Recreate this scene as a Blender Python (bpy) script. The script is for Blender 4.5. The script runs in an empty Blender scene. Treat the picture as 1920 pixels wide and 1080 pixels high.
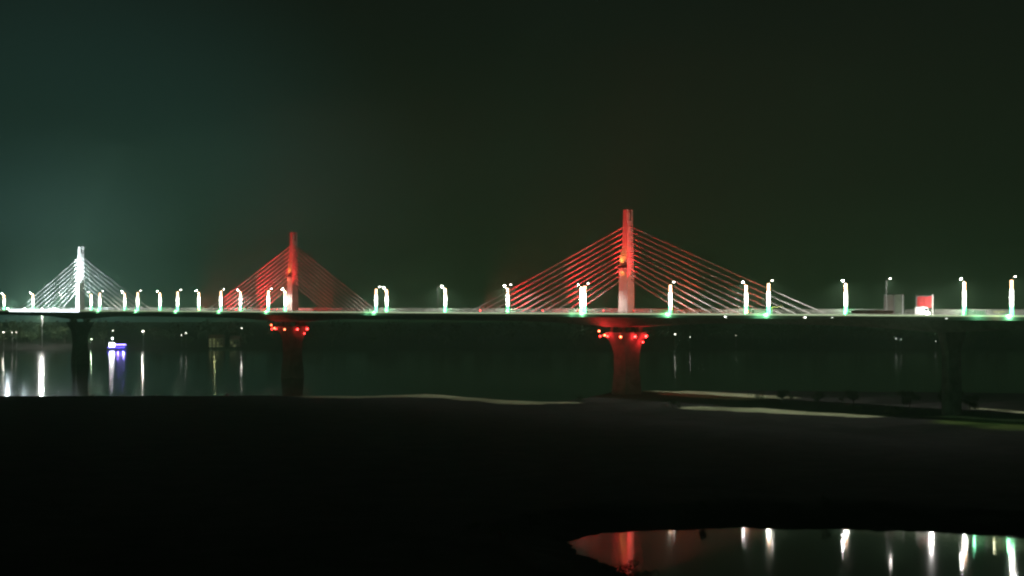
import bpy, bmesh, math, random
from mathutils import Vector, noise
R = math.radians
rnd = random.Random(7)
scene = bpy.context.scene
C = scene.collection

# ------------------------------------------------------------------ helpers
class MB:
    """collects geometry and links it as ONE mesh object"""
    def __init__(self):
        self.v = []; self.f = []; self.m = []; self.smooth = []
    def add(self, vs, fs, mi=0, sm=False):
        b = len(self.v); self.v += [tuple(p) for p in vs]
        for f in fs:
            self.f.append([b + i for i in f]); self.m.append(mi); self.smooth.append(sm)
    def frame_box(self, c, ax, ay, hx, hy, z0, z1, mi=0, tx=1.0, ty=1.0):
        """box with horizontal unit axes ax, ay; half sizes hx, hy; top scaled by tx, ty"""
        vs = []
        for z, kx, ky in ((z0, 1, 1), (z1, tx, ty)):
            for sx, sy in ((-1, -1), (1, -1), (1, 1), (-1, 1)):
                vs.append((c[0] + ax[0]*hx*sx*kx + ay[0]*hy*sy*ky, c[1] + ax[1]*hx*sx*kx + ay[1]*hy*sy*ky, z))
        self.add(vs, [(3, 2, 1, 0), (4, 5, 6, 7), (0, 1, 5, 4), (1, 2, 6, 5), (2, 3, 7, 6), (3, 0, 4, 7)], mi)
    def box(self, x0, x1, y0, y1, z0, z1, mi=0):
        self.frame_box(((x0+x1)/2, (y0+y1)/2), (1, 0), (0, 1), (x1-x0)/2, (y1-y0)/2, z0, z1, mi)
    def tube(self, pts, rs, n=8, mi=0, cap=True):
        pts = [Vector(p) for p in pts]
        if not hasattr(rs, '__len__'): rs = [rs]*len(pts)
        vs = []; fs = []
        for i, p in enumerate(pts):
            d = (pts[min(i+1, len(pts)-1)] - pts[max(i-1, 0)]).normalized()
            a = d.orthogonal().normalized() if abs(d.z) < .99 else Vector((1, 0, 0))
            if abs(d.z) < .99: a = d.cross(Vector((0, 0, 1))).normalized()
            b = d.cross(a).normalized()
            for k in range(n):
                t = 2*math.pi*k/n
                vs.append(p + (a*math.cos(t) + b*math.sin(t))*rs[i])
        for i in range(len(pts)-1):
            for k in range(n):
                k2 = (k+1) % n
                fs.append((i*n+k, i*n+k2, (i+1)*n+k2, (i+1)*n+k))
        self.add(vs, fs, mi, True)
        if cap:
            self.add(vs[:n], [tuple(range(n))[::-1]], mi); self.add(vs[-n:], [tuple(range(n))], mi)
    def ball(self, c, rx, ry, rz, mi=0, nu=12, nv=8):
        vs = [(c[0], c[1], c[2]+rz)]
        for j in range(1, nv):
            th = math.pi*j/nv
            for k in range(nu):
                ph = 2*math.pi*k/nu
                vs.append((c[0]+rx*math.sin(th)*math.cos(ph), c[1]+ry*math.sin(th)*math.sin(ph), c[2]+rz*math.cos(th)))
        vs.append((c[0], c[1], c[2]-rz)); fs = []
        for k in range(nu):
            fs.append((0, 1+k, 1+(k+1) % nu))
            fs.append((len(vs)-1, 1+(nv-2)*nu+(k+1) % nu, 1+(nv-2)*nu+k))
        for j in range(nv-2):
            for k in range(nu):
                a = 1+j*nu+k; b = 1+j*nu+(k+1) % nu
                fs.append((a, a+nu, b+nu, b))
        self.add(vs, fs, mi, True)
    def build(self, name, mats, parent=None):
        me = bpy.data.meshes.new(name); me.from_pydata(self.v, [], self.f)
        for m in (mats if isinstance(mats, (list, tuple)) else [mats]): me.materials.append(m)
        for p, mi, s in zip(me.polygons, self.m, self.smooth):
            p.material_index = mi; p.use_smooth = s
        me.update()
        o = bpy.data.objects.new(name, me); C.objects.link(o)
        if parent: o.parent = parent
        return o

def tag(o, label=None, cat=None, group=None, kind=None):
    if label: o['label'] = label
    if cat: o['category'] = cat
    if group: o['group'] = group
    if kind: o['kind'] = kind
    return o
def empty(name, loc, rz=0):
    o = bpy.data.objects.new(name, None); C.objects.link(o)
    o.location = loc; o.rotation_euler = (0, 0, rz); o.empty_display_size = .5
    return o
def copy_tree(o, parent=None):
    c = o.copy(); C.objects.link(c); c.parent = parent
    for ch in list(o.children): copy_tree(ch, c)
    return c

# ------------------------------------------------------------------ materials
def nt(m):
    m.use_nodes = True
    return m.node_tree.nodes, m.node_tree.links
def mat(name, col, rough=.7, metal=0, var=.25, scale=1.5, col2=None, bump=0):
    m = bpy.data.materials.new(name); N, L = nt(m); b = N['Principled BSDF']
    b.inputs['Roughness'].default_value = rough; b.inputs['Metallic'].default_value = metal
    tc = N.new('ShaderNodeTexCoord'); nz = N.new('ShaderNodeTexNoise')
    nz.inputs['Scale'].default_value = scale; nz.inputs['Detail'].default_value = 6
    L.new(tc.outputs['Object'], nz.inputs['Vector'])
    cr = N.new('ShaderNodeValToRGB'); L.new(nz.outputs['Fac'], cr.inputs['Fac'])
    c2 = col2 or tuple(x*(1-var) for x in col)
    cr.color_ramp.elements[0].position = .35; cr.color_ramp.elements[0].color = (*c2, 1)
    cr.color_ramp.elements[1].position = .65; cr.color_ramp.elements[1].color = (*col, 1)
    L.new(cr.outputs['Color'], b.inputs['Base Color'])
    if bump:
        bp = N.new('ShaderNodeBump'); bp.inputs['Strength'].default_value = bump
        L.new(nz.outputs['Fac'], bp.inputs['Height']); L.new(bp.outputs['Normal'], b.inputs['Normal'])
    return m
def emit(name, col, s):
    m = bpy.data.materials.new(name); N, L = nt(m); b = N['Principled BSDF']
    b.inputs['Base Color'].default_value = (*[min(1, c)*.8 for c in col], 1)
    b.inputs['Emission Color'].default_value = (*col, 1); b.inputs['Emission Strength'].default_value = s
    m.cycles.emission_sampling = 'NONE'
    return m
def water(name, rough, scale, strength):
    m = bpy.data.materials.new(name); N, L = nt(m); b = N['Principled BSDF']
    b.inputs['Base Color'].default_value = (.006, .010, .008, 1)
    b.inputs['Roughness'].default_value = rough; b.inputs['IOR'].default_value = 1.33
    tc = N.new('ShaderNodeTexCoord'); nz = N.new('ShaderNodeTexNoise')
    nz.inputs['Scale'].default_value = scale; nz.inputs['Detail'].default_value = 3
    L.new(tc.outputs['Object'], nz.inputs['Vector'])
    bp = N.new('ShaderNodeBump'); bp.inputs['Strength'].default_value = strength; bp.inputs['Distance'].default_value = .1
    L.new(nz.outputs['Fac'], bp.inputs['Height']); L.new(bp.outputs['Normal'], b.inputs['Normal'])
    return m

M_conc = mat('concrete', (.34, .33, .31), .85, var=.3, scale=.35)
M_pylon = mat('pylon_concrete', (.62, .60, .56), .8, var=.2, scale=.3)
M_pier = mat('pier_concrete', (.36, .34, .32), .85, var=.35, scale=.3)
M_parapet = mat('parapet_concrete', (.46, .46, .42), .85, var=.3, scale=.25)
M_asph = mat('asphalt', (.055, .055, .055), .9, var=.3, scale=.6)
M_line = mat('road_paint', (.7, .7, .66), .7)
M_steel = mat('galvanised_steel', (.42, .43, .42), .5, .3, scale=3)
M_fence = mat('fence_steel', (.5, .52, .46), .6, scale=.4)
M_cable = mat('cable_sheath', (.68, .66, .62), .5, scale=2)
M_dark = mat('dark_metal', (.05, .05, .055), .5, .5)
M_rubber = mat('rubber', (.02, .02, .02), .9)
M_glass = mat('dark_glass', (.02, .025, .03), .1)
M_white = mat('white_paint', (.78, .78, .75), .4, var=.1)
M_grey = mat('grey_panel', (.34, .42, .32), .7, var=.15, scale=.4)
M_greyb = mat('grey_warm_panel', (.46, .41, .37), .7, var=.15, scale=.4)
M_red = mat('red_cloth', (.60, .055, .06), .7, var=.2, scale=.5)
M_brown = mat('brown_panel', (.30, .16, .12), .8, var=.3, scale=.5)
M_yellow = mat('yellow_paint', (.70, .66, .16), .5, var=.15)
M_green = mat('green_paint', (.12, .45, .22), .6, var=.2)
M_leaf = mat('leaves', (.075, .10, .04), .8, col2=(.035, .055, .02), scale=.5)
for m_ in (M_leaf, M_pier, M_conc): m_.node_tree.nodes['Principled BSDF'].inputs['Specular IOR Level'].default_value = .15
M_bark = mat('bark', (.10, .075, .05), .9, bump=.4)
M_cloth = mat('dark_clothes', (.04, .04, .05), .9)
M_skin = mat('skin', (.30, .18, .12), .6, var=.1)
M_hull = mat('boat_hull', (.10, .11, .14), .5)
M_wall = mat('house_wall', (.42, .38, .30), .85, scale=.8)
M_roof = mat('house_roof', (.16, .10, .08), .85, scale=.8)

E_top = emit('led_warm', (1, .55, .30), 7)
E_mid = emit('led_white', (.97, 1, .88), 18)
E_low = emit('led_green', (.16, 1, .42), 6)
E_lens = emit('lamp_lens', (1, .97, .93), 300)
E_lensw = emit('lamp_lens_dim', (1, .90, .80), 40)
E_flood = emit('flood_lens', (.85, .95, 1), 250)
E_red = emit('red_lens', (1, .03, .025), 26)
E_redhot = emit('orange_red_lens', (1, .13, .05), 16)
E_head = emit('headlight_lens', (1, .95, .85), 140)
E_blue = emit('blue_led', (.12, .08, 1), 14)
E_violet = emit('violet_led', (.42, .32, 1), 9)
E_cabin = emit('cabin_glow', (.95, .93, 1), 40)
E_far = emit('far_lamp', (1, .95, .82), 14)
E_faint = emit('faint_lamp', (.9, 1, .85), 4)
E_fary = emit('far_window', (.75, .8, .35), .3)
E_edge = emit('edge_lamp', (1, 1, .92), 22)

def lamp(name, loc, power, col, parent=None, size=.25, spot=None, aim=None, blend=.6):
    l = bpy.data.lights.new(name, 'SPOT' if spot else 'POINT'); l.energy = power; l.color = col; l.shadow_soft_size = size
    if spot: l.spot_size = R(spot); l.spot_blend = blend
    o = bpy.data.objects.new(name, l); C.objects.link(o)
    if parent: o.parent = parent
    o.location = loc
    if aim is not None:
        o.rotation_euler = (Vector(aim) - Vector(loc)).to_track_quat('-Z', 'Y').to_euler()
    elif spot: o.rotation_euler = (0, 0, 0)
    return o

# ------------------------------------------------------------------ bridge line
OX, OY = 49.0, 685.0            # plan position of the nearest pylon
U = (-.63, .776)                # along the bridge, away from the viewer
W = (.776, .63)                 # across the bridge, towards its far side
DECK = 34.0
def B(s, o, z=0): return (OX + U[0]*s + W[0]*o, OY + U[1]*s + W[1]*o, z)
RZ = math.atan2(U[1], U[0])
PYL = [0.0, 273.0, 556.0]
S0, S1 = -420.0, 940.0

# ------------------------------------------------------------------ terrain
def poly_d(p, poly):
    x, y = p; ins = False; best = 1e18; n = len(poly)
    for i in range(n):
        ax, ay = poly[i]; bx, by = poly[(i+1) % n]
        if (ay > y) != (by > y) and x < (bx-ax)*(y-ay)/(by-ay)+ax: ins = not ins
        dx, dy = bx-ax, by-ay; t = max(0, min(1, ((x-ax)*dx+(y-ay)*dy)/(dx*dx+dy*dy)))
        d = (x-ax-t*dx)**2+(y-ay-t*dy)**2
        if d < best: best = d
    return (math.sqrt(best), ins)
def line_d(p, pts):
    x, y = p; best = 1e18
    for (ax, ay), (bx, by) in zip(pts, pts[1:]):
        dx, dy = bx-ax, by-ay; t = max(0, min(1, ((x-ax)*dx+(y-ay)*dy)/(dx*dx+dy*dy)))
        best = min(best, (x-ax-t*dx)**2+(y-ay-t*dy)**2)
    return math.sqrt(best)
WZ = -2.5
POND = [(9.6, 273), (13.2, 281.5), (18.3, 287.5), (28, 290.5), (43, 294), (55, 292.5), (66, 292), (74, 289.5), (84, 285), (96, 279), (112, 264), (114, 238), (96, 219), (62, 213), (34, 220), (18.5, 236), (15, 250), (11, 262.5)]
RIVER = [(-2600, 674), (-420, 672), (-216, 674.6), (-150, 675.4), (-58, 675), (-37, 690), (-20, 668), (-1, 643), (12, 636), (24, 640), (33, 668), (42, 700), (60, 712), (100, 716), (160, 708), (230, 695), (420, 690), (2600, 690), (2600, 1482), (700, 1484), (200, 1478), (-300, 1486), (-900, 1480), (-2600, 1482)]
LIT_SAND = [([(-78, 671), (-58, 669), (-37, 682), (-20, 661), (-2, 633), (5, 626)], 11), ([(8, 628), (22, 627)], 7),  # sand bars; the bridge's light spill is partly put into their pale colour
        ([(72, 692), (82, 674), (93, 654)], 11), ([(66, 708), (80, 700), (98, 680), (108, 662)], 11), ([(68, 592), (80, 588), (95, 577), (108, 562), (118, 552)], 10),
        ([(172, 590), (180, 575), (186, 560)], 5), ([(150, 545), (166, 532), (176, 520)], 6), ([(130, 556), (150, 545)], 2), ([(3, 668), (14, 660)], 0.1)]
GRASS = [([(150, 520), (160, 500)], 16)]
def height(x, y):
    n = noise.noise(Vector((x*.05, y*.05, 1)))*.35 + noise.noise(Vector((x*.3, y*.3, 5)))*.12
    h = n*.8
    if y < 195: h += 36*min(1, (195-y)/195)**1.02
    if 190 < y < 330 and -40 < x < 170:
        d, ins = poly_d((x, y), POND); e = noise.noise(Vector((x*.22, y*.22, 9)))*1.2 + noise.noise(Vector((x*.8, y*.5, 2)))*.8
        d = (d if ins else -d) + e
        hp = WZ - .30*d if d > 0 else WZ - .17*d
        h = max(hp, -5.5) if hp < h + .2 else h
    if y > 600:
        d, ins = poly_d((x, y), RIVER); e = noise.noise(Vector((x*.06, y*.06, 3)))*2.5
        d = (d if ins else -d) + e*(.25 if x < -60 else 1)
        if d > 0: h = h - .55*min(d, 10)
        elif y > 1400: h = min(5, -2.6 + .1*(-d)) + n*2
    return h
def axis(spec):
    out = []
    for a, b, st in spec:
        k = max(1, int(round((b-a)/st)))
        out += [a + (b-a)*i/k for i in range(k)]
    out.append(spec[-1][1]); return out
def build_ground():
    xs = axis([(-2600, -900, 170), (-900, -300, 60), (-300, -70, 6), (-70, -4, 2.2), (-4, 112, 1.1), (112, 210, 2.5), (210, 500, 14), (500, 2600, 150)])
    ys = axis([(-500, 100, 60), (100, 205, 7), (205, 300, 1.1), (300, 520, 7), (520, 720, 1.8), (720, 1440, 60), (1440, 1560, 5), (1560, 3200, 120)])
    nx = len(xs); vs = []; col = []
    for y in ys:
        for x in xs:
            vs.append((x, y, height(x, y)))
            s = 0; g = 0
            if 440 < y < 720 and -120 < x < 230:
                e = noise.noise(Vector((x*.09, y*.05, 2)))*4 + noise.noise(Vector((x*.5, y*.3, 4)))*1.5
                for pts, w in LIT_SAND: s = max(s, min(1, max(0, (w - line_d((x, y), pts) + e)/3)))
                for pts, w in GRASS: g = max(g, min(1, max(0, (w - line_d((x, y), pts) + e)/6)))
            col.append((s, g, 0, 1))
    fs = [(j*nx+i, j*nx+i+1, (j+1)*nx+i+1, (j+1)*nx+i) for j in range(len(ys)-1) for i in range(nx-1)]
    me = bpy.data.meshes.new('ground'); me.from_pydata(vs, [], fs)
    a = me.color_attributes.new('cover', 'FLOAT_COLOR', 'POINT')
    flat = [c for q in col for c in q]; a.data.foreach_set('color', flat)
    for p in me.polygons: p.use_smooth = True
    m = bpy.data.materials.new('riverbank_earth'); N, L = nt(m); b = N['Principled BSDF']; b.inputs['Roughness'].default_value = 1; b.inputs['Specular IOR Level'].default_value = .03
    at = N.new('ShaderNodeAttribute'); at.attribute_name = 'cover'; sp = N.new('ShaderNodeSeparateColor'); L.new(at.outputs['Color'], sp.inputs[0])
    tc = N.new('ShaderNodeTexCoord'); nz = N.new('ShaderNodeTexNoise'); nz.inputs['Scale'].default_value = .12; nz.inputs['Detail'].default_value = 9
    L.new(tc.outputs['Object'], nz.inputs['Vector'])
    r1 = N.new('ShaderNodeValToRGB'); L.new(nz.outputs['Fac'], r1.inputs['Fac'])
    r1.color_ramp.elements[0].position = .38; r1.color_ramp.elements[0].color = (.019, .018, .018, 1)
    r1.color_ramp.elements[1].position = .68; r1.color_ramp.elements[1].color = (.042, .039, .037, 1)
    r2 = N.new('ShaderNodeValToRGB'); L.new(nz.outputs['Fac'], r2.inputs['Fac'])
    r2.color_ramp.elements[0].position = .3; r2.color_ramp.elements[0].color = (.42, .48, .28, 1)
    r2.color_ramp.elements[1].position = .7; r2.color_ramp.elements[1].color = (.60, .64, .40, 1)
    m1 = N.new('ShaderNodeMix'); m1.data_type = 'RGBA'; L.new(sp.outputs[1], m1.inputs[0]); L.new(r1.outputs[0], m1.inputs[6]); m1.inputs[7].default_value = (.10, .15, .04, 1)
    m2 = N.new('ShaderNodeMix'); m2.data_type = 'RGBA'; L.new(sp.outputs[0], m2.inputs[0]); L.new(m1.outputs[2], m2.inputs[6]); L.new(r2.outputs[0], m2.inputs[7])
    L.new(m2.outputs[2], b.inputs['Base Color'])
    bp = N.new('ShaderNodeBump'); bp.inputs['Strength'].default_value = .5; L.new(nz.outputs['Fac'], bp.inputs['Height']); L.new(bp.outputs['Normal'], b.inputs['Normal'])
    me.materials.append(m)
    o = bpy.data.objects.new('ground', me); C.objects.link(o); tag(o, 'dark riverbank earth with pale sand bars and painted spill of bridge light beside the water', kind='structure')
build_ground()

w = MB(); w.add([(-2600, 600, WZ), (2600, 600, WZ), (2600, 1560, WZ), (-2600, 1560, WZ)], [(0, 1, 2, 3)])
tag(w.build('river', water('river_water', .10, .25, .25)), 'wide dark river under the bridge', kind='structure')
w = MB(); w.add([(-10, 205, WZ), (125, 205, WZ), (125, 300, WZ), (-10, 300, WZ)], [(0, 1, 2, 3)])
tag(w.build('pond', water('pond_water', .045, .8, .06)), 'still pond reflecting the bridge lights', kind='structure')

# ------------------------------------------------------------------ the bridge
bridge = empty('cable_stayed_bridge', B(0, 0, 0))
tag(bridge, 'long cable stayed bridge with three lit pylons crossing the dark river', 'bridge')
P = MB()
class LB(MB):                       # parts are written in world space, then moved under the empty
    def build(self, name, mats, parent=None):
        o = MB.build(self, name, mats)
        org = Vector(parent.matrix_world.translation) if False else Vector((0, 0, 0))
        if parent is not None:
            r = parent
            while r is not None: org += r.location; r = r.parent
            for v in o.data.vertices: v.co -= org
            o.parent = parent
        return o
def bbox(mb, s0, s1, o0, o1, z0, z1, mi=0, tx=1, ty=1):
    c = B((s0+s1)/2, (o0+o1)/2); mb.frame_box(c, U, W, (s1-s0)/2, (o1-o0)/2, z0, z1, mi, tx, ty)

deck = LB(); bbox(deck, S0, S1, -15, 15, DECK-.45, DECK); deck.build('deck', M_conc, bridge)
road = LB()
for o0, o1 in ((-12.6, -2.2), (2.2, 12.6)): bbox(road, S0, S1, o0, o1, DECK+.004, DECK+.06)
ln = road; s = S0 + 5
while s < S1 - 10:
    for o in (-7.4, 7.4): bbox(ln, s, s+4, o-.08, o+.08, DECK+.064, DECK+.068, 1)
    s += 12
ln.build('roadway', [M_asph, M_line], bridge)
gd = LB()                            # box girder, deeper over the piers
def depth(s):
    d = min(abs(s-p) for p in PYL + [-165, -300]); return 2.6 + 2.3*max(0, 1-d/70)**2
st = axis([(S0, S1, 8)]); vs = []
for s in st:
    d = depth(s)
    for o, z in ((-13, DECK-.46), (13, DECK-.46), (7.5, DECK-.46-d), (-7.5, DECK-.46-d)): vs.append(B(s, o, z))
fs = []
for i in range(len(st)-1):
    for k in range(4):
        k2 = (k+1) % 4; fs.append((i*4+k, i*4+k2, i*4+4+k2, i*4+4+k))
fs += [(3, 2, 1, 0), tuple(len(vs)-4+k for k in range(4))]
gd.add(vs, fs); gd.build('girder', M_conc, bridge)
for sd in (-1, 1):
    pp = LB(); a, b_ = sorted((sd*15.02, sd*14.66)); bbox(pp, S0, S1, a, b_, DECK-.9, DECK+.85)
    pp.build('parapet', M_parapet, bridge)
# near side: low steel rail on the parapet
rl = LB(); s = S0+1
while s < S1:
    bbox(rl, s-.05, s+.05, -14.9, -14.78, DECK+.85, DECK+1.5); s += 2.5
for z in (1.12, 1.45): bbox(rl, S0, S1, -14.93, -14.85, DECK+z, DECK+z+.07)
rl.build('railing', M_steel, bridge)
E_strip = emit('rope_light', (.74, .95, .56), .68); E_glare = emit('deck_edge_glare', (.85, .95, 1), 7)
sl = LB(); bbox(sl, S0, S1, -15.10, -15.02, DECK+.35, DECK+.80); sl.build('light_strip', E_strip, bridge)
sl = LB(); bbox(sl, 524, 646, -15.25, -15.11, DECK-.2, DECK+1.2); tag(sl.build('light_strip', E_glare, bridge), 'added glowing strip for the blown-out white glare on the deck edge left of the farthest pylon')  # glowing strip added to give the blown-out glare of the floodlit parapet
# far side: tall picket fence
fn = LB(); s = S0+1; k = 0
while s < S1:
    if k % 5 == 0: bbox(fn, s-.07, s+.07, 14.76, 14.92, DECK+.85, DECK+2.75)
    else: bbox(fn, s-.13, s+.13, 14.80, 14.84, DECK+.9, DECK+2.6)
    s += .5; k += 1
for z in (.98, 1.7, 2.5): bbox(fn, S0, S1, 14.70, 14.76, DECK+z, DECK+z+.08)
fn.build('fence', M_fence, bridge)
md = LB(); s = S0
for a, b_ in ((S0, -3.5), (3.5, 269.5), (276.5, 552.5), (559.5, S1)): bbox(md, a, b_, -.35, .35, DECK+.005, DECK+.8, ty=.5)
md.build('median', M_conc, bridge)

def pylon(sp, i):
    e = LB()
    def ring(s0, s1, o0, o1, z): return [B(sp+s0, o0, z), B(sp+s1, o0, z), B(sp+s1, o1, z), B(sp+s0, o1, z)]
    lv = [(-2.9, 3.1, 2.0, DECK-.4), (-2.7, 2.9, 1.9, DECK+3), (-2.6, 2.6, 1.8, DECK+20), (-2.55, 2.3, 1.75, DECK+24), (-2.45, .9, 1.7, DECK+29), (-2.3, .3, 1.6, DECK+40.2)]
    vs = []
    for a, b_, o, z in lv: vs += ring(a, b_, -o, o, z)
    fs = []
    for k in range(len(lv)-1):
        for q in range(4):
            q2 = (q+1) % 4; fs.append((k*4+q, k*4+q2, k*4+4+q2, k*4+4+q))
    fs += [(0, 3, 2, 1), tuple(len(vs)-4+q for q in range(4))]
    e.add(vs, fs)
    # two upright fins form the open slotted head
    for o0, o1 in ((-1.6, -.75), (.75, 1.6)): bbox(e, sp-2.25, sp+.25, o0, o1, DECK+40.2, DECK+45)
    bbox(e, sp-1.3, sp-.3, -.75, .75, DECK+40.2, DECK+43.6)
    for o in (-2.0, 1.9):            # shallow vertical ribs on the shaft
        bbox(e, sp-2.8, sp-2.3, o-.0, o+.12, DECK+.5, DECK+19)
    p = e.build('pylon', M_pylon, bridge)
    for sgn in (-1, 1):
        r = LB(); r.tube([B(sp-1, sgn*1.1, DECK+45), B(sp-1, sgn*1.1, DECK+46.6)], .07, 6); r.build('mast_rod', M_steel, p)
    # gallery with a lamp box part-way up
    g = LB(); bbox(g, sp-2.7, sp+3.0, -2.6, -1.82, DECK+20.1, DECK+20.35); bbox(g, sp-2.7, sp+3.0, -2.62, -2.56, DECK+20.3, DECK+21.1)
    g.build('gallery', M_dark, p)
    return p
pyl = [pylon(sp, i) for i, sp in enumerate(PYL)]
def fan(sp, p, sgn, lo, hi, n=11):
    rad = .155 if sp < 100 else .21 if sp < 400 else .24; n = 11 if sp < 400 else 9
    for k in range(n):
        t = k/(n-1)
        s = sp + sgn*(lo + (hi-lo)*t); z1 = DECK + 15.5 + 22.5*t
        a = Vector(B(s, 0, DECK+.9)); b_ = Vector(B(sp + (-2 if sgn < 0 else (2.2 if z1 < DECK+26 else .6)), 0, z1))
        pts = [a.lerp(b_, q/6) - Vector((0, 0, math.sin(math.pi*q/6)*.25*t)) for q in range(7)]
        m = LB(); m.tube(pts, rad, 6, cap=False); m.tube([a - Vector((0, 0, .9)), a, a.lerp(b_, .02)], [.26, .26, .2], 6)
        m.build('stay_cable', M_cable, p)
for sp, p, r1 in ((0, pyl[0], 109), (273, pyl[1], 84), (556, pyl[2], 110)):
    fan(sp, p, -1, 35, r1); fan(sp, p, 1, 33, 110 if sp != 273 else 100)

def pier(sp, big=True):
    e = LB()
    # (half width along the bridge, half width across, z)
    if big: lv = [(5.0, 5.6, -6), (4.6, 5.2, 1.5), (4.0, 4.4, 10), (3.9, 4.5, 17), (4.2, 5.6, 21), (4.8, 8.6, 25.4), (4.8, 9.4, 26.6)]
    else: lv = [(1.6, 4.2, -6), (1.5, 4.0, 22), (1.7, 6.5, 28), (1.7, 7.2, 29.2)]
    vs = []
    for a, o, z in lv:
        for q in range(12):
            t = 2*math.pi*(q+.5)/12; c, s_ = math.cos(t), math.sin(t); k = 1/max(abs(c), abs(s_))**.75
            vs.append(B(sp + a*c*k, o*s_*k, z))
    fs = [(k*12+q, k*12+(q+1) % 12, k*12+12+(q+1) % 12, k*12+12+q) for k in range(len(lv)-1) for q in range(12)]
    fs += [tuple(range(12))[::-1], tuple(len(vs)-12+q for q in range(12))]
    e.add(vs, fs); p = e.build('pier', M_pier, bridge)
    if big:
        for a in (-2.6, 2.6):
            for o in (-5, 5): g = LB(); bbox(g, sp+a-1, sp+a+1, o-1.1, o+1.1, 26.6, 29.0); g.build('bearing_block', M_conc, p)
        f = LB(); bbox(f, sp-8.5, sp+8.5, -9, 9, -6, -.4 if sp == 0 else -3.2); f.build('footing', M_pier, p)
    return p
for sp in PYL: pier(sp)
for sp in (-165, -290, -385): pier(sp, False)

# ------------------------------------------------------------------ street lamps on the deck
WARM = (1, .95, .88)
def make_lamp(bright):
    """local frame: origin at the pole foot, arm leaning along +x"""
    r = empty('street_lamp', (0, 0, 0))
    m = MB(); m.tube([(0, 0, 0), (0, 0, 12.2)], [.13, .08], 8); m.box(-.22, .22, -.22, .22, 0, .25); m.build('pole', M_steel, r)
    m = MB(); m.tube([(0, 0, 12.2), (.15, 0, 12.7), (.6, 0, 13.2), (1.5, 0, 13.55)], [.08, .07, .06, .05], 6); m.build('arm', M_steel, r)
    m = MB()
    m.tube([(0, 0, .35), (0, 0, 4.0)], .62, 10, 0); m.tube([(0, 0, 4.0), (0, 0, 9.2)], .56, 10, 1); m.tube([(0, 0, 9.2), (0, 0, 12.3)], .48, 10, 2)
    m.build('light_sleeve', [E_low, E_mid, E_top], r)
    m = MB(); m.tube([(1.3, 0, 13.5), (1.5, 0, 13.6), (2.3, 0, 13.7), (2.5, 0, 13.68)], [.08, .17, .2, .1], 8)
    h = m.build('lamp_head', M_steel, r)
    m = MB(); m.ball((1.95, 0, 13.5), .42, .26, .14 if not bright else .26); m.build('lens', E_lens if bright else E_lensw, h)
    return r
proto = {True: make_lamp(True), False: make_lamp(False)}; used = {True: False, False: False}
FAR = [(-160.8, 'tallest left leaning lamp post, between the white van and the right edge'),
       (-107.6, 'left leaning lamp post at the far side, next left of the two panel signboard'),
       (-56.5, 'left leaning lamp post beside the green railing panel right of the nearest pylon'),
       (44.3, 'left leaning lamp post of the close pair just left of the nearest pylon'),
       (97.7, 'left leaning lamp post in front of the outermost left cables of the nearest pylon'),
       (147.9, 'lone left leaning lamp post midway between the two red pylons'),
       (199.9, 'left leaning lamp post of the pair right of the middle pylon'),
       (303.3, 'left leaning lamp post close against the middle red pylon'),
       (355.5, 'left leaning lamp post second left of the middle pylon, among its red cables'),
       (408.2, 'left leaning lamp post with glowing head at the left end of the red middle fan'),
       (461.7, 'left leaning lamp post alone in the dark gap right of the white pylon fan'),
       (514.0, 'left leaning lamp post in the right hand fan of the white pylon'),
       (567.9, 'left leaning lamp post standing close to the right of the white pylon'),
       (620.0, 'left leaning lamp post behind the steep left cables beside the white pylon'),
       (671.5, 'left leaning lamp post over the glaring deck left of the white pylon'),
       (728.5, 'last left leaning lamp post, at the left edge of the photo')]
NEAR = [(-198.0, 'right leaning lamp post with orange top and green foot at the right edge'),
        (-147.6, 'right leaning lamp post with unlit pole above the two panel signboard'),
        (-92.7, 'right leaning lamp post beside the yellow barrier arm'),
        (-40.2, 'right leaning lamp post in the inner right cables of the nearest pylon'),
        (11.8, 'right leaning lamp post of the close pair just left of the nearest pylon'),
        (64.6, 'right leaning lamp post half hidden in glare by the left cables of the nearest pylon'),
        (117.6, 'right leaning lamp post with unlit pole midway between the red pylons'),
        (170.2, 'right leaning lamp post of the pair right of the middle pylon'),
        (276.6, 'right leaning lamp post first to the left of the middle red pylon'),
        (330.7, 'right leaning lamp post at the outer left red cables of the middle pylon'),
        (384.6, 'right leaning lamp post in the dark gap between the white and red fans'),
        (438.9, 'right leaning lamp post at the outer end of the white pylon right fan'),
        (494.9, 'right leaning lamp post inside the white pylon right fan')]
UNLIT = (-147.6, 117.6, 64.6, 620.0)
SIDE_POWER = 19000
def place_lamp(s, o, bright, label):
    if not used[bright]: r = proto[bright]; used[bright] = True
    else: r = copy_tree(proto[bright])
    x, y, z = B(s, o, DECK); r.location = (x, y, z)
    sx = -1 if bright else 1          # arm over the roadway
    r.rotation_euler = (0, 0, math.atan2(W[1]*sx, W[0]*sx))
    tag(r, label, 'street lamp', 'street lamps along the bridge deck')
    for c in list(r.children):
        if c.name.startswith('light_sleeve') and s in UNLIT:
            r_ = c; bpy.data.objects.remove(r_); 
    q = B(s, o + sx*1.95, DECK+13.1)
    lamp('road_light', q, SIDE_POWER*(1.7 if bright else 1.0), WARM, size=.3, spot=165, blend=.5)
    if s not in UNLIT:
        lamp('foot_light', B(s, -15.7 if o < 0 else o-.9, DECK+(.7 if o < 0 else 1.3)), 800 if o < 0 else 700, (.25, 1, .45), size=.2)
        lamp('sleeve_light', B(s, o-.6, DECK+7.0), 2300, (.92, 1, .9), size=.3)
        if o > 0: lamp('sleeve_light', B(s, o+.8, DECK+7.0), 1500, (.92, 1, .9), size=.3)
for s, l in FAR: place_lamp(s, 13.5, True, l)
for s, l in NEAR: place_lamp(s, -13.5, False, l)

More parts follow.
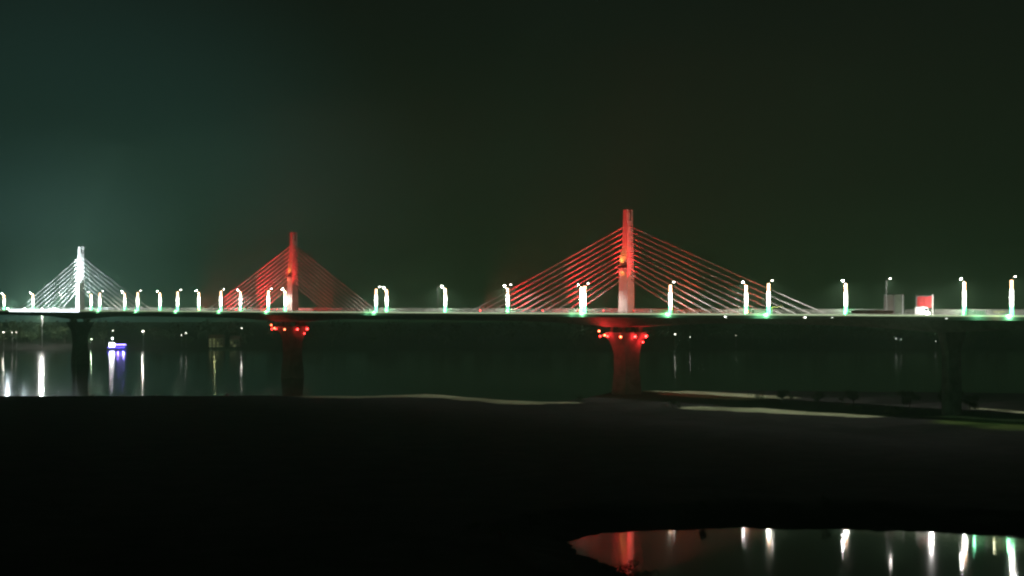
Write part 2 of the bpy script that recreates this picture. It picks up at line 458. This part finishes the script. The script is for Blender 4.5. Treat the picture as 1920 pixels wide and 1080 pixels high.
# ------------------------------------------------------------------ flood lights
def flood(loc, aim, power, col, lens, label, group, spot=70, size=.35, name='floodlight', vis=True, scale=1):
    r = empty(name, loc); d = (Vector(aim)-Vector(loc)).normalized(); rz = math.atan2(d.y, d.x); tl = math.asin(d.z)
    m = MB(); m.box(-.3, .3, -.4, .4, 0, .12); m.box(-.05, .05, -.42, -.36, .12, .75); m.box(-.05, .05, .36, .42, .12, .75)
    b_ = m.build('bracket', M_dark, r)
    m = MB(); m.frame_box((0, 0), (1, 0), (0, 1), .17, .34, -.3, .3)
    h = m.build('housing', M_dark, r); h.location = (0, 0, .75); h.rotation_euler = (0, -tl, 0)
    m = MB(); m.frame_box((.18, 0), (1, 0), (0, 1), .02, .3, -.26, .26); l = m.build('lens', lens, h)
    r.rotation_euler = (0, 0, rz); r.scale = (scale,)*3
    tag(r, label, 'floodlight', group)
    lo = Vector(loc) + Vector((0, 0, .75*scale)) + d*.5*scale
    lamp('flood_beam', lo, power, col, size=size, spot=spot, aim=Vector(aim), blend=.8)
    return r
RED = (1, .022, .03)
# red floods that wash the two nearer pylons and their cables
for i, sp in enumerate((0, 273)):
    nm = ('nearest', 'middle')[i]
    g = 'red floodlights washing the %s pylon' % nm
    flood(B(sp-9, -4.5, DECK+.9), B(sp-1, -1, DECK+41), (210000, 110000)[i], RED, E_red, 'red floodlight on the deck right of the %s pylon foot' % nm, g, 30)
    flood(B(sp+9, -5.0, DECK+.9), B(sp, -1, DECK+41), (230000, 150000)[i], RED, E_red, 'red floodlight on the deck left of the %s pylon foot' % nm, g, 30)
    for q, (ds, pw, lab) in enumerate(((40, 1.0, 'inner left cables'), (85, 1.15, 'outer left cables'), (-45, (.42, .07)[i], 'inner right cables'), (-85, (.34, .05)[i], 'outer right cables'))):
        flood(B(sp+ds, -13.4, DECK+.9), B(sp+ds*.5, 1.5, DECK+18), 110000*pw*(1.3 if i else 1), RED if pw > .6 else (1, .13, .06), E_red, 'red floodlight aimed at the %s of the %s pylon' % (lab, nm), 'red floodlights under the %s cable fan' % nm, 100)
    # lamp pair on the shaft gallery
    for dz, az in ((-.9, -9), (.3, 12)):
        flood(B(sp+1.2, -3.3, DECK+20+dz), B(sp+.6, -1.5, DECK+20+az), (2300 if i == 0 else 1500), (1, .30, .05), E_redhot, '%s orange lamp on the gallery of the %s pylon shaft' % ('lower' if dz < 0 else 'upper', nm), 'orange lamps on the %s pylon gallery' % nm, 110, .2, 'shaft_lamp')
# white floods on the farthest pylon
sp = 556; CW = (.78, .92, 1)
for q, (ds, o, aim, pw) in enumerate(((16, -12, (0, 0, 39), 1300000), (-12, -12, (0, 0, 38), 800000), (34, -13.4, (14, 0, 20), 130000), (66, -13.4, (34, 0, 15), 130000), (98, -13.4, (60, 0, 10), 130000))):
    flood(B(sp+ds, o, DECK+.9), B(sp+aim[0], aim[1], DECK+aim[2]), pw, CW, E_flood, ['white floodlight at the left foot of the white pylon', 'white floodlight at the right foot of the white pylon', 'innermost white floodlight under the white pylon cables', 'middle white floodlight under the white pylon cables', 'outermost white floodlight under the white pylon cables'][q],
          'white floodlights at the farthest pylon', 110 if ds > 20 else 30)
flood(B(sp+22, -13.2, DECK+.9), B(sp, 0, DECK+13), 600000, CW, E_flood, 'white floodlight aimed at the lower shaft of the white pylon', 'white floodlights at the farthest pylon', 60)
# red lamps round the pier heads
def pier_lamp(loc, k, label, group, lens, pw=1500):
    r = empty('pier_lamp', loc)
    m = MB(); m.box(-.2, .2, -.1, .5, .3, .45); m.box(-.28, .28, -.28, .28, -.32, .3); m.build('housing', M_dark, r)
    m = MB(); m.ball((0, -.3, 0), .42*k, .25*k, .36*k); m.build('lens', lens, r)
    tag(r, label, 'lamp', group)
    lamp('pier_glow', (loc[0], loc[1]-.8, loc[2]), pw, RED, size=.2)
for i, sp in enumerate((0, 273)):
    nm = ('nearest', 'middle')[i]; g = 'red lamps round the %s pier head' % nm
    spec = [(6.6, -9.8, 27.1, 1.1, 'uppermost red lamp at the left end'), (6.2, -9.6, 24.9, .9, 'lower red lamp at the left end'), (3, -9.9, 25.4, 1.2, 'red lamp left of centre'),
            (1.2, -9.9, 25.0, 1.0, 'second red lamp left of centre'), (-4.9, -8.0, 24.8, 1.2, 'red lamp right of centre'), (-5.3, 0.0, 24.8, 1.3, 'red lamp on the right flank'), (-5.3, 6.4, 24.9, 1.4, 'red lamp at the right end'), (-5.2, 4.6, 22.4, .9, 'lowest red lamp at the right end')]
    for j, (ds, o, z, k, lab) in enumerate(spec):
        pier_lamp(B(sp+ds, o, z), k, lab + ' of the %s pier head' % nm, g, E_redhot if j in (0, 2, 4) else E_red, (520, 80)[i])
# small edge lamps on the outer face of the deck
for s, lab in ((-72.1, 'small white lamp on the deck edge right of the nearest pylon'), (-112.2, 'small white lamp on the deck edge right of the yellow barrier'), (-124.9, 'faint white lamp on the deck edge left of the brown panel'), (-174, 'small white lamp on the deck edge right of the white van')):
    x, y, z = B(s, -15.2, DECK-.35); r = empty('edge_lamp', (x, y, z), RZ)
    m = MB(); m.box(-.5, .5, 0, .12, -.1, .2); m.build('housing', M_dark, r)
    m = MB(); m.box(-.4, .4, .12, .22, -.05, .08); m.build('lens', E_faint if lab.startswith('faint') or s < -170 else E_edge, r)
    tag(r, lab, 'lamp', 'small white lamps on the deck edge')
# tall flood mast on the far bank, its lamps behind the deck as seen from the hill
r = empty('flood_mast', (-440, 1499, height(-440, 1499)))
zt = 30.5 - r.location.z
m = MB(); m.tube([(0, 0, -.5), (0, 0, zt)], [.45, .2], 8); m.build('mast', M_steel, r)
m = MB(); m.box(-1.6, 1.6, -.3, .1, zt-.4, zt+.6); h = m.build('lamp_bank', M_dark, r)
m = MB(); [m.box(a-.35, a+.35, -.4, -.31, zt-.25, zt+.45) for a in (-1.1, 0, 1.1)]; m.build('lens', E_flood, h)
tag(r, 'tall flood mast on the far bank below the glaring deck left of the farthest pylon', 'flood mast')
lamp('mast_light', (-440, 1496.5, 30.5), 90000, (1, .97, .9), size=1.0)

# ------------------------------------------------------------------ things on the deck
def on_deck(name, s, o, dz=.066):
    return empty(name, B(s, o, DECK+dz), RZ)      # local x = away from the viewer along the bridge, local y = towards the near side
r = on_deck('signboard', -132.2, 11.0)
m = MB(); m.box(-3.6, -.6, -.35, .35, .3, 7.8); m.build('panel', M_grey, r)
m = MB(); m.box(.3, 4.2, -.35, .35, .3, 7.8); tag(m.build('panel', M_greyb, r), 'warmer grey panel')
m = MB(); m.box(-.6, .3, -.2, .1, .1, 7.6); [m.box(a-.12, a+.12, -.5, .5, 0, 7.9) for a in (-3.75, 4.35)]; m.box(-3.9, 4.5, -.42, .42, 7.8, 8.0); m.build('frame', M_steel, r)
tag(r, 'tall pale grey signboard of two panels standing on the bridge deck', 'signboard')
r = on_deck('banner', -147.0, 9.0)
m = MB()
nb = 14; vs = []
for i in range(nb+1):
    for z in (3.1, 7.2):
        vs.append((-3.2+6.4*i/nb, .12*math.sin(i*1.3), z + .12*math.sin(i*.8)))
m.add(vs, [(2*i, 2*i+2, 2*i+3, 2*i+1) for i in range(nb)], 0, True)
vs2 = [(x, y-.04, z) for x, y, z in vs]; m.add(vs2, [(2*i, 2*i+1, 2*i+3, 2*i+2) for i in range(nb)], 0, True)
m.build('cloth', M_red, r)
m = MB(); m.tube([(-3.6, 0, 0), (-3.6, 0, 8.0)], .16, 8); m.tube([(3.5, 0, 0), (3.5, 0, 7.6)], .06, 8); m.tube([(-3.6, 0, 7.4), (3.5, 0, 7.4)], .05, 6); m.build('post', M_white, r)
tag(r, 'red banner stretched above the white van beside a pale post', 'banner')
lamp('banner_light', B(-150, 4, DECK+5), 1700, (1, .8, .75), size=.3)
r = on_deck('hoarding', -140.7, -14.2, .1)
m = MB(); m.box(-10.5, 8, -.05, .05, .9, 2.2); m.build('panel', M_brown, r)
m = MB(); [m.box(a-.06, a+.06, -.15, -.06, 0, 2.3) for a in (-10, -5.5, -1, 3.5, 7.7)]; m.build('post', M_steel, r)
tag(r, 'long low reddish brown hoarding behind the railing left of the signboard', 'hoarding')
# white van facing the viewer
r = on_deck('white_van', -159.1, -8.5, .07); r.scale = (.80, 1.15, 1.3)
m = MB()
prof = [(-2.7, .45), (-2.75, 1.15), (-2.35, 1.5), (-1.75, 2.35), (-1.4, 2.6), (2.6, 2.65), (2.75, 2.4), (2.75, .45)]
vs = [(x, -1, z) for x, z in prof] + [(x, 1, z) for x, z in prof]; n = len(prof)
m.add(vs, [tuple(range(n)), tuple(range(n, 2*n))[::-1]] + [((i+1) % n, i, i+n, (i+1) % n+n) for i in range(n)]); m.build('body', M_white, r)
m = MB(); m.add([(-2.37, -.85, 1.52), (-2.37, .85, 1.52), (-1.79, .8, 2.33), (-1.79, -.8, 2.33)], [(0, 1, 2, 3)]); m.build('windscreen', M_glass, r)
for x in (-1.8, 1.8):
    for y in (-.85, .85):
        m = MB(); m.tube([(x, y-.13, .38), (x, y+.13, .38)], .38, 14); wv = m.build('wheel', M_rubber, r)
        m = MB(); m.tube([(x, y-.15, .38), (x, y+.15, .38)], .2, 10); m.build('rim', M_steel, wv)
for y in (-.72, .72):
    m = MB(); m.ball((-2.78, y, .95), .1, .24, .17); m.build('headlight', E_head, r)
m = MB(); m.box(-2.9, -2.72, -1, 1, .35, .6); m.build('bumper', M_dark, r)
m = MB(); m.box(-.3, 2.3, -.8, .8, 2.66, 2.78); m.box(-.2, -.1, .99, 1.02, .6, 2.4); m.build('roof_rack', M_steel, r)
tag(r, 'white van with headlights on below the red banner', 'van')
lamp('van_fill_light', B(-165.5, -12.5, DECK+2.8), 16000, (1, .96, .9), size=.2)  # fill light added in front of the van to brighten its body
# barrier with yellow arm
r = on_deck('boom_barrier', -93.9, -12.8, .1)
m = MB(); m.box(-.3, .3, -.3, .3, 0, 2.2); m.box(-.34, .34, -.34, .34, 2.2, 2.3); m.build('cabinet', M_grey, r)
m = MB(); m.tube([(.8, 0, 2.75), (0, 0, 3.0), (-5.0, 0, 3.75)], [.16, .14, .1], 8); m.tube([(0, 0, 2.3), (0, 0, 3.0)], .1, 6); m.build('arm', M_yellow, r)
tag(r, 'barrier with slanting yellow arm behind the railing right of the nearest pylon', 'barrier')
lamp('barrier_light', B(-96.5, -15.6, DECK+4.6), 260, (1, 1, .8), size=.15)
# green lit picket barricades
for s, n, lab in ((-36.5, 14, 'green picket barricade just right of the nearest pylon foot'), (-87.5, 11, 'green picket barricade between two lamp posts right of the nearest pylon'), (-184.5, 8, 'green picket barricade near the right edge of the deck'), (19.6, 4, 'short green picket barricade left of the nearest pylon'), (177.7, 5, 'green picket barricade right of the middle pylon')):
    r = on_deck('barricade', s, -14.0, .1); L_ = n*.5
    m = MB(); [m.box(-L_+i, -L_+i+.28, -.04, .04, .25, 2.3) for i in [q for q in range(n)]]; m.build('pickets', M_green, r)
    m = MB(); m.box(-L_, L_, -.1, -.045, .5, .62); m.box(-L_, L_, -.1, -.045, 1.9, 2.02); m.box(-L_-.1, -L_, -.3, .3, 0, 2.3); m.box(L_, L_+.1, -.3, .3, 0, 2.3); m.build('frame', M_steel, r)
    tag(r, lab, 'barricade', 'green lit picket barricades along the near railing')
    lamp('barricade_light', B(s-1.5, -17.2, DECK+1.2), 420, (.25, 1, .5), size=.3)
r = on_deck('awning', -193.1, -13.4, .1)
m = MB(); m.box(-1.6, 1.6, -.8, .8, 1.75, 1.9); m.build('roof', M_yellow, r)
m = MB(); m.box(-.15, .15, -.15, .15, 0, 1.75); m.build('post', M_white, r)
tag(r, 'small yellow awning on one post left of the rightmost lamp post', 'awning')
lamp('awning_light', B(-193.1, -16.5, DECK+1.6), 160, (1, 1, .6), size=.15)

# people: one continuous skinned body each
def person_mesh():
    J = [((0, 0, .95), .15, -1), ((0, 0, 1.15), .15, 0), ((0, 0, 1.40), .17, 1), ((0, 0, 1.52), .065, 2), ((0, -.01, 1.63), .10, 3), ((0, -.01, 1.74), .085, 4),
         ((.19, 0, 1.42), .062, 2), ((.25, .03, 1.16), .048, 6), ((.23, -.12, .95), .036, 7), ((.22, -.16, .87), .03, 8),
         ((-.19, 0, 1.42), .062, 2), ((-.25, .03, 1.16), .048, 10), ((-.22, -.10, .93), .036, 11), ((-.21, -.13, .85), .03, 12),
         ((.10, 0, .88), .10, 0), ((.12, -.02, .50), .068, 14), ((.12, .02, .09), .048, 15), ((.13, -.14, .04), .04, 16),
         ((-.10, 0, .88), .10, 0), ((-.12, .02, .50), .068, 18), ((-.12, .05, .09), .048, 19), ((-.13, -.11, .04), .04, 20)]
    me = bpy.data.meshes.new('person'); me.from_pydata([j[0] for j in J], [(j[2], i) for i, j in enumerate(J) if j[2] >= 0], [])
    o = bpy.data.objects.new('tmp', me); C.objects.link(o)
    sk = o.modifiers.new('s', 'SKIN'); o.modifiers.new('sub', 'SUBSURF').levels = 2
    for i, j in enumerate(J):
        d = me.skin_vertices[0].data[i]; d.radius = (j[1], j[1]*(.75 if i in (0, 1, 2) else 1)); d.use_root = i == 0
    dg = bpy.context.evaluated_depsgraph_get(); dg.update()
    new = bpy.data.meshes.new_from_object(o.evaluated_get(dg)); bpy.data.objects.remove(o)
    for p in new.polygons: p.use_smooth = True
    new.materials.clear(); new.materials.append(M_cloth); new.materials.append(M_skin)
    for p in new.polygons:
        z = p.center.z; p.material_index = 1 if z > 1.5 else 0
    return new
PM = person_mesh()
for i, (s, a, lab) in enumerate(((-107.0, .3, 'person in dark clothes, left of two at the railing right of the yellow barrier'), (-108.8, 2.6, 'person in dark clothes, right of two at the railing right of the yellow barrier'),
        (-130.6, 1.0, 'person in dark clothes at the railing left of the brown hoarding'), (-63.7, .2, 'person in dark clothes at the railing beside the third lamp right of the nearest pylon'),
        (-27.1, 1.2, 'person in dark clothes by the green barricade right of the nearest pylon'), (3.9+5, .4, 'person in dark clothes at the railing left of the nearest pylon foot'),
        (81.8, 2.0, 'person in dark clothes under the outer left cables of the nearest pylon'), (140.5, 1.4, 'person in dark clothes alone at the railing between the red pylons'), (242.2, 2.0, 'person in dark clothes just right of the middle pylon foot'))):
    o = bpy.data.objects.new('person', PM); C.objects.link(o); o.location = B(s, -14.25, DECK+.01); o.rotation_euler = (0, 0, a); o.scale = (1.04,)*3
    tag(o, lab, 'person', 'people standing at the near railing')
    m = MB(); m.ball((0, .01, 1.76), .105, .115, .095, nu=10, nv=6); h = m.build('hair', M_dark, o)

# ------------------------------------------------------------------ boat
r = empty('boat', (-362, 1466, WZ), R(4)); r.scale = (1, 1, 1.45)
m = MB(); prof = [(-9.5, .2, 1.9), (-8.5, 1.9, 1.6), (-3, 2.4, 1.4), (4, 2.4, 1.5), (8, 1.6, 2.0), (10, .15, 2.7)]
vs = []
for x, y, z in prof: vs += [(x, -y, z), (x, y, z), (x*.93, y*.6, -.5), (x*.93, -y*.6, -.5)]
m.add(vs, [(i*4+k, i*4+(k+1) % 4, i*4+4+(k+1) % 4, i*4+4+k) for i in range(len(prof)-1) for k in range(4)] + [(3, 2, 1, 0), (20, 21, 22, 23)], 0)
m.build('hull', M_hull, r)
m = MB(); m.box(-6.5, -1.5, -1.8, 1.8, 1.5, 4.3); m.box(-7, -1, -2.1, 2.1, 4.3, 4.5); cb = m.build('cabin', M_white, r)
m = MB(); [m.box(x, x+1.2, -1.86, -1.8, 2.2, 4.0) for x in (-6.3, -4.8, -3.2)]; m.build('window', E_cabin, cb)
m = MB(); m.box(-1.0, 8.6, -2.3, 2.3, 3.5, 3.65); [m.tube([(x, y, 1.4), (x, y, 3.5)], .06, 6) for x in (-.8, 3.5, 8.2) for y in (-2.2, 2.2 if x < 8 else 1.6)]; m.build('awning', M_hull, r)
m = MB(); m.box(-1.0, 8.6, -2.42, -2.32, 3.05, 3.5); m.build('light_strip', E_violet, r)
m = MB(); m.box(-8.0, 7.4, -2.52, -2.45, 1.5, 1.7); m.build('deck_light_strip', E_blue, r)
m = MB(); m.tube([(-4, 0, 4.5), (-4, 0, 7.2)], .08, 6); ms = m.build('mast', M_steel, r)
m = MB(); m.ball((-4, 0, 7.2), .5, .5, .4); m.build('mast_light', E_cabin, ms)
tag(r, 'small river boat with bright white cabin and blue light strips', 'boat')
bx, by = -362, 1466
lamp('boat_light', (bx-4.2, by-3.6, WZ+4.6), 3800, (.95, .93, 1), size=.6)
lamp('boat_blue_light', (bx+2, by-3.6, WZ+3.2), 2500, (.25, .15, 1), size=.5)
lamp('boat_blue_light', (bx+7, by-3.6, WZ+3.2), 2500, (.22, .2, 1), size=.5)

# ------------------------------------------------------------------ far bank: wood, houses, lamps
fw = MB()
for i in range(420):
    x = rnd.uniform(-1100, 1100); y = rnd.uniform(1500, 1640); h = rnd.uniform(9, 21); rw = rnd.uniform(5, 10); z0 = height(x, y)
    fw.tube([(x, y, z0-1), (x+rnd.uniform(-1, 1), y, z0+h*.55)], [.5, .25], 5, 1, False)
    for k in range(46):
        a, b_ = rnd.uniform(0, 6.283), rnd.uniform(-1, 1); q = rnd.random()**.4; c_ = math.sqrt(1-b_*b_)
        p = Vector((x+rw*q*c_*math.cos(a), y+rw*q*c_*math.sin(a), z0+h*.62+h*.4*q*b_))
        d1 = Vector((rnd.gauss(0, 1), rnd.gauss(0, 1), rnd.gauss(0, .6))).normalized()*rnd.uniform(.9, 2.2); d2 = d1.orthogonal().normalized()*rnd.uniform(.7, 1.6)
        fw.add([p-d1, p+d2, p+d1, p-d2], [(0, 1, 2, 3)], 0)
tag(fw.build('far_wood', [M_leaf, M_bark]), 'dark continuous wood along the far river bank', 'wood', kind='stuff')
def far_lamp(px, x, z, k=1, label='', power=9000, col=(1, .96, .85), y=1493, em=None):
    z0 = height(x, y); r = empty('shore_lamp', (x, y, z0)); h = z - z0
    m = MB(); m.tube([(0, 0, -.5), (0, 0, h)], [.16, .1], 6); m.tube([(0, 0, h), (0, -1.2, h+.3)], .07, 6); m.build('pole', M_steel, r)
    m = MB(); m.ball((0, -1.3, h+.15), .55*k, .5*k, .4*k); m.build('lamp_head', em or E_far, r)
    tag(r, label, 'lamp post', 'lamp posts on the far bank')
    if power: lamp('shore_light', (x, y-2.5, z), power, col, size=.6)
far_lamp(12, -474, 13, .9, 'shore lamp at the far left edge of the far bank', 900)
far_lamp(28, -466, 13, .6, 'fainter of two shore lamps right of the left edge one, left side', 0)
far_lamp(36, -462, 13, .6, 'fainter of two shore lamps right of the left edge one, right side', 0)
far_lamp(215, -372, 14.5, .8, 'dim shore lamp directly above the boat', 0, em=E_far)
far_lamp(271, -344, 14, 1.1, 'bright shore lamp right of the boat with a long reflection', 3500)
far_lamp(352, -304, 12.5, .7, 'right and higher of two faint shore lamps left of the lit house', 0)
far_lamp(344, -308, 10.5, .6, 'left and lower of two faint shore lamps left of the lit house', 0)
far_lamp(455, -252, 17, .7, 'faint shore lamp right of the lit house', 500)
far_lamp(175, -392, 6.5, .8, 'low shore lamp left of the boat', 900, (.7, 1, .6))
far_lamp(1265, 152, 11, .9, 'shore lamp right of the nearest red pier', 0)
far_lamp(1291, 166, 8.5, .5, 'very faint shore lamp second right of the nearest red pier', 0)
far_lamp(1378, 209, 10, .5, 'very faint shore lamp below the deck between the nearest pier and the right edge', 0)
far_lamp(1675, 358, 7, .8, 'brighter of the close pair of shore lamps below the signboard', 0, em=E_faint)
far_lamp(1684, 362.5, 6.5, .6, 'fainter of the close pair of shore lamps below the signboard', 0, em=E_faint)
far_lamp(1750, 395, 4.5, .6, 'lowest shore lamp below the white van', 0, em=E_faint)
def house(x, y, w_, d_, h_, label, lit=()):
    z0 = height(x, y); r = empty('house', (x, y, z0))
    m = MB(); m.box(-w_/2, w_/2, -d_/2, d_/2, -1, h_); m.build('wall', M_wall, r)
    m = MB(); k = h_*.35; vs = [(-w_/2-.5, -d_/2-.5, h_), (w_/2+.5, -d_/2-.5, h_), (w_/2+.5, d_/2+.5, h_), (-w_/2-.5, d_/2+.5, h_), (-w_/2-.5, 0, h_+k), (w_/2+.5, 0, h_+k)]
    m.add(vs, [(0, 1, 5, 4), (2, 3, 4, 5), (1, 2, 5), (3, 0, 4), (3, 2, 1, 0)]); m.build('roof', M_roof, r)
    nw = int(w_//3)
    for i in range(nw):
        for j in range(int(h_//3)):
            m = MB(); cx = -w_/2 + (i+.5)*w_/nw; m.box(cx-.6, cx+.6, -d_/2-.06, -d_/2-.003, j*3+1, j*3+2.4); m.build('window', E_fary if (i+j) in lit else M_glass, r)
    m = MB(); m.box(w_/2-1.6, w_/2-.5, -d_/2-.08, -d_/2-.004, 0, 2.1); m.build('door', M_brown, r)
    tag(r, label, 'house', 'houses on the far bank')
house(-276, 1496, 14, 9, 9.5, 'house on the far bank with yellowish lit windows left of the middle pier', (0, 1, 2, 3))
house(-259, 1498, 9, 8, 8, 'smaller dim house on the far bank right of the lit house', (1,))
lamp('house_light', (-276, 1485, 13), 400, (.85, .95, .4), size=.5)

# ------------------------------------------------------------------ trees and shrubs
def leaf_mesh(name, rx, ry, rz, zc, n, ls, seed, mb=None, mi=0):
    q = random.Random(seed); m = mb or MB(); cl = [(q.gauss(0, .45), q.gauss(0, .45), q.gauss(0, .45)) for _ in range(9)]
    for i in range(n):
        c = cl[q.randrange(9)]; p = Vector(((c[0]+q.gauss(0, .22))*rx, (c[1]+q.gauss(0, .22))*ry, max(.05, zc+(c[2]+q.gauss(0, .22))*rz)))
        d1 = Vector((q.gauss(0, 1), q.gauss(0, 1), q.gauss(0, 1))).normalized()*ls*q.uniform(.6, 1.3); d2 = d1.orthogonal().normalized()*ls*.45
        m.add([p-d1, p+d2, p+d1, p-d2], [(0, 1, 2, 3)], mi)
    return m
shr = []
for k in range(3):
    r = empty('shrub', (0, 0, 0))
    m = MB(); q = random.Random(k)
    for j in range(6): a = q.uniform(0, 6.28); m.tube([(0, 0, -.2), (.5*math.cos(a), .5*math.sin(a), .8), (1.0*math.cos(a), 1.0*math.sin(a), 1.4)], [.05, .04, .015], 5)
    m.build('stem', M_bark, r); leaf_mesh('foliage', 1.9, 1.9, 1.0, 1.05, 420, .17, 50+k).build('foliage', M_leaf, r)
    shr.append(r)
trs = []
for k in range(2):
    r = empty('riverside_tree', (0, 0, 0)); q = random.Random(30+k); m = MB()
    m.tube([(0, 0, -.4), (.1, 0, 1.6), (-.1, .1, 3.2), (.1, 0, 5)], [.28, .2, .15, .07], 7)
    for j in range(6):
        a = q.uniform(0, 6.28); z = q.uniform(1.6, 3.4); m.tube([(0, 0, z), (1.1*math.cos(a), 1.1*math.sin(a), z+1), (2.1*math.cos(a), 2.1*math.sin(a), z+1.7)], [.11, .07, .03], 5)
    m.build('trunk', M_bark, r); leaf_mesh('crown', 3.3, 3.3, 2.4, 4.3, 1500, .28, 80+k).build('crown', M_leaf, r); trs.append(r)
plc = [(0, 16.3, 228.5, 1.25, 'leafy shrub cutting into the left part of the pond edge'), (1, 18.6, 226.0, 1.0, 'smaller shrub at the bottom of the photo right of the pond edge shrub'), (1, -1.5, 262, 1.2, 'shrub on dark ground left of the pond tip'),
       (2, -6, 268, .9, 'low shrub left of the pond tip shrub'), (0, 3.5, 284, .8, 'little shrub on the bank just above the pond tip'), (2, 36, 303, .9, 'shrub on the bank behind the red streak in the pond'),
       (0, 60, 306, .8, 'shrub on the bank behind the middle of the pond'), (1, 122, 565, 1.4, 'shrub at the right end of the long sand strip'), (2, 60, 597, 1.5, 'shrub at the left end of the long sand strip'),
       (0, 132, 552, 1.6, 'shrub right of the long sand strip'), (1, 140, 546, 1.3, 'shrub between the sand strip and the right hand grass'), (2, 27, 634, 1.2, 'shrub by the small sand patch left of the nearest pier'), (0, 99, 640, 1.6, 'shrub at the right end of the sand patch behind the nearest pier')]
first = [True]*3
for k, x, y, sc, lab in plc:
    o = shr[k] if first[k] else copy_tree(shr[k]); first[k] = False
    o.location = (x, y, height(x, y)); o.scale = (sc,)*3; o.rotation_euler = (0, 0, rnd.uniform(0, 6)); tag(o, lab, 'shrub', 'shrubs on the riverbank')
first = [True]*2
for j, (x, y, sc, lab) in enumerate([(104, 618, .8, 'tree on the dark spit right of the sand patch'), (117, 612, .7, 'small tree second right of the sand patch'), (128, 600, .9, 'tree above the right end of the long sand strip'),
        (146, 588, 1.0, 'broad tree between the sand strip and the approach pier'), (157, 577, 1.2, 'tall tree left of the right hand sand strip'), (163, 570, .9, 'tree touching the right hand sand strip')]):
    k = j % 2; o = trs[k] if first[k] else copy_tree(trs[k]); first[k] = False
    o.location = (x, y, height(x, y)); o.scale = (sc,)*3; o.rotation_euler = (0, 0, rnd.uniform(0, 6)); tag(o, lab, 'tree', 'trees on the dark spit under the bridge')

# stones along the water's edge that catch the light
STN = [(-208, 'leftmost wet stone at the water edge'), (-192, 'second wet stone from the left at the water edge'), (-176, 'wet stone left of the brightest water streak'), (-150, 'wet stone between the bright streak and the boat reflection'), (-120, 'wet stone right of the boat reflection'), (-101, 'wet stone mid left on the water edge')]
for i, (x, lab) in enumerate(STN):
    m = MB(); m.ball((0, 0, .15), 1.0, .6, .5, nu=9, nv=6); q = random.Random(i)
    m.v = [(a*(1+q.uniform(-.25, .25)), b_*(1+q.uniform(-.25, .25)), c*(1+q.uniform(-.3, .2))) for a, b_, c in m.v]
    o = m.build('stone', mat('wet_stone_%d' % i, (.4, .4, .36), .25, scale=2)); o.location = (x, 674.3, height(x, 674.3)+.1); o.scale = (q.uniform(.6, 1.3),)*3
    tag(o, lab, 'stone', 'wet stones on the water edge')

# ------------------------------------------------------------------ haze
hz = MB(); hz.box(-2700, 2700, -600, 3300, -9, 150)
hm = bpy.data.materials.new('haze'); N, L = nt(hm); N.remove(N['Principled BSDF'])
pv = N.new('ShaderNodeVolumePrincipled'); pv.inputs['Color'].default_value = (.56, .98, .62, 1); pv.inputs['Density'].default_value = .00030; pv.inputs['Anisotropy'].default_value = .45
L.new(pv.outputs[0], N['Material Output'].inputs['Volume'])
tag(hz.build('haze', hm), 'thin river haze lit by the bridge lamps', kind='stuff')

# ------------------------------------------------------------------ night sky
wd = bpy.data.worlds.new('World'); scene.world = wd; wd.use_nodes = True; N = wd.node_tree.nodes; L = wd.node_tree.links
bg = N['Background']
tc = N.new('ShaderNodeTexCoord'); sx = N.new('ShaderNodeSeparateXYZ'); L.new(tc.outputs['Generated'], sx.inputs[0])
cr = N.new('ShaderNodeValToRGB'); L.new(sx.outputs['Z'], cr.inputs['Fac'])
cr.color_ramp.elements[0].position = 0; cr.color_ramp.elements[0].color = (.0100, .0250, .0085, 1)
ce = cr.color_ramp.elements.new(.07); ce.color = (.0058, .0118, .0054, 1)
cr.color_ramp.elements[-1].position = .22; cr.color_ramp.elements[-1].color = (.0052, .0078, .0054, 1)
sky = N.new('ShaderNodeTexSky'); sky.sky_type = 'NISHITA'; sky.sun_disc = False; sky.sun_elevation = R(-6); sky.sun_rotation = R(-25)
mx = N.new('ShaderNodeMix'); mx.data_type = 'RGBA'; mx.blend_type = 'ADD'; mx.inputs[0].default_value = .004
# light dome of the town beyond the farthest pylon
dt = N.new('ShaderNodeVectorMath'); dt.operation = 'DISTANCE'; L.new(tc.outputs['Generated'], dt.inputs[0]); dt.inputs[1].default_value = (-.285, .957, .0)
gr = N.new('ShaderNodeValToRGB'); L.new(dt.outputs['Value'], gr.inputs['Fac']); gr.color_ramp.interpolation = 'EASE'
gr.color_ramp.elements[0].position = 0; gr.color_ramp.elements[0].color = (.032, .080, .080, 1)
gr.color_ramp.elements[1].position = .27; gr.color_ramp.elements[1].color = (0, 0, 0, 1)
ge = gr.color_ramp.elements.new(.12); ge.color = (.0055, .0175, .0165, 1)
ad = N.new('ShaderNodeMix'); ad.data_type = 'RGBA'; ad.blend_type = 'ADD'; ad.inputs[0].default_value = 1; L.new(cr.outputs[0], ad.inputs[6]); L.new(gr.outputs[0], ad.inputs[7])
L.new(ad.outputs[2], mx.inputs[6]); L.new(sky.outputs[0], mx.inputs[7]); L.new(mx.outputs[2], bg.inputs['Color']); bg.inputs['Strength'].default_value = 1.0

# ------------------------------------------------------------------ camera and render settings
cam = bpy.data.cameras.new('camera'); co = bpy.data.objects.new('camera', cam); C.objects.link(co)
cam.sensor_width = 36; cam.lens = 56.25; cam.clip_start = .5; cam.clip_end = 9000
co.location = (0, 0, 38); co.rotation_euler = (R(90) + math.atan(33/3000), 0, 0)
scene.camera = co
scene.view_settings.view_transform = 'Standard'; scene.view_settings.look = 'None'; scene.view_settings.exposure = 0; scene.view_settings.gamma = 1
cy = scene.cycles
cy.use_denoising = True; cy.use_adaptive_sampling = False; cy.sample_clamp_indirect = 3; cy.sample_clamp_direct = 0
cy.filter_width = 2.3; cy.max_bounces = 6; cy.volume_bounces = 0; cy.use_light_tree = True
cy.caustics_reflective = False; cy.caustics_refractive = False
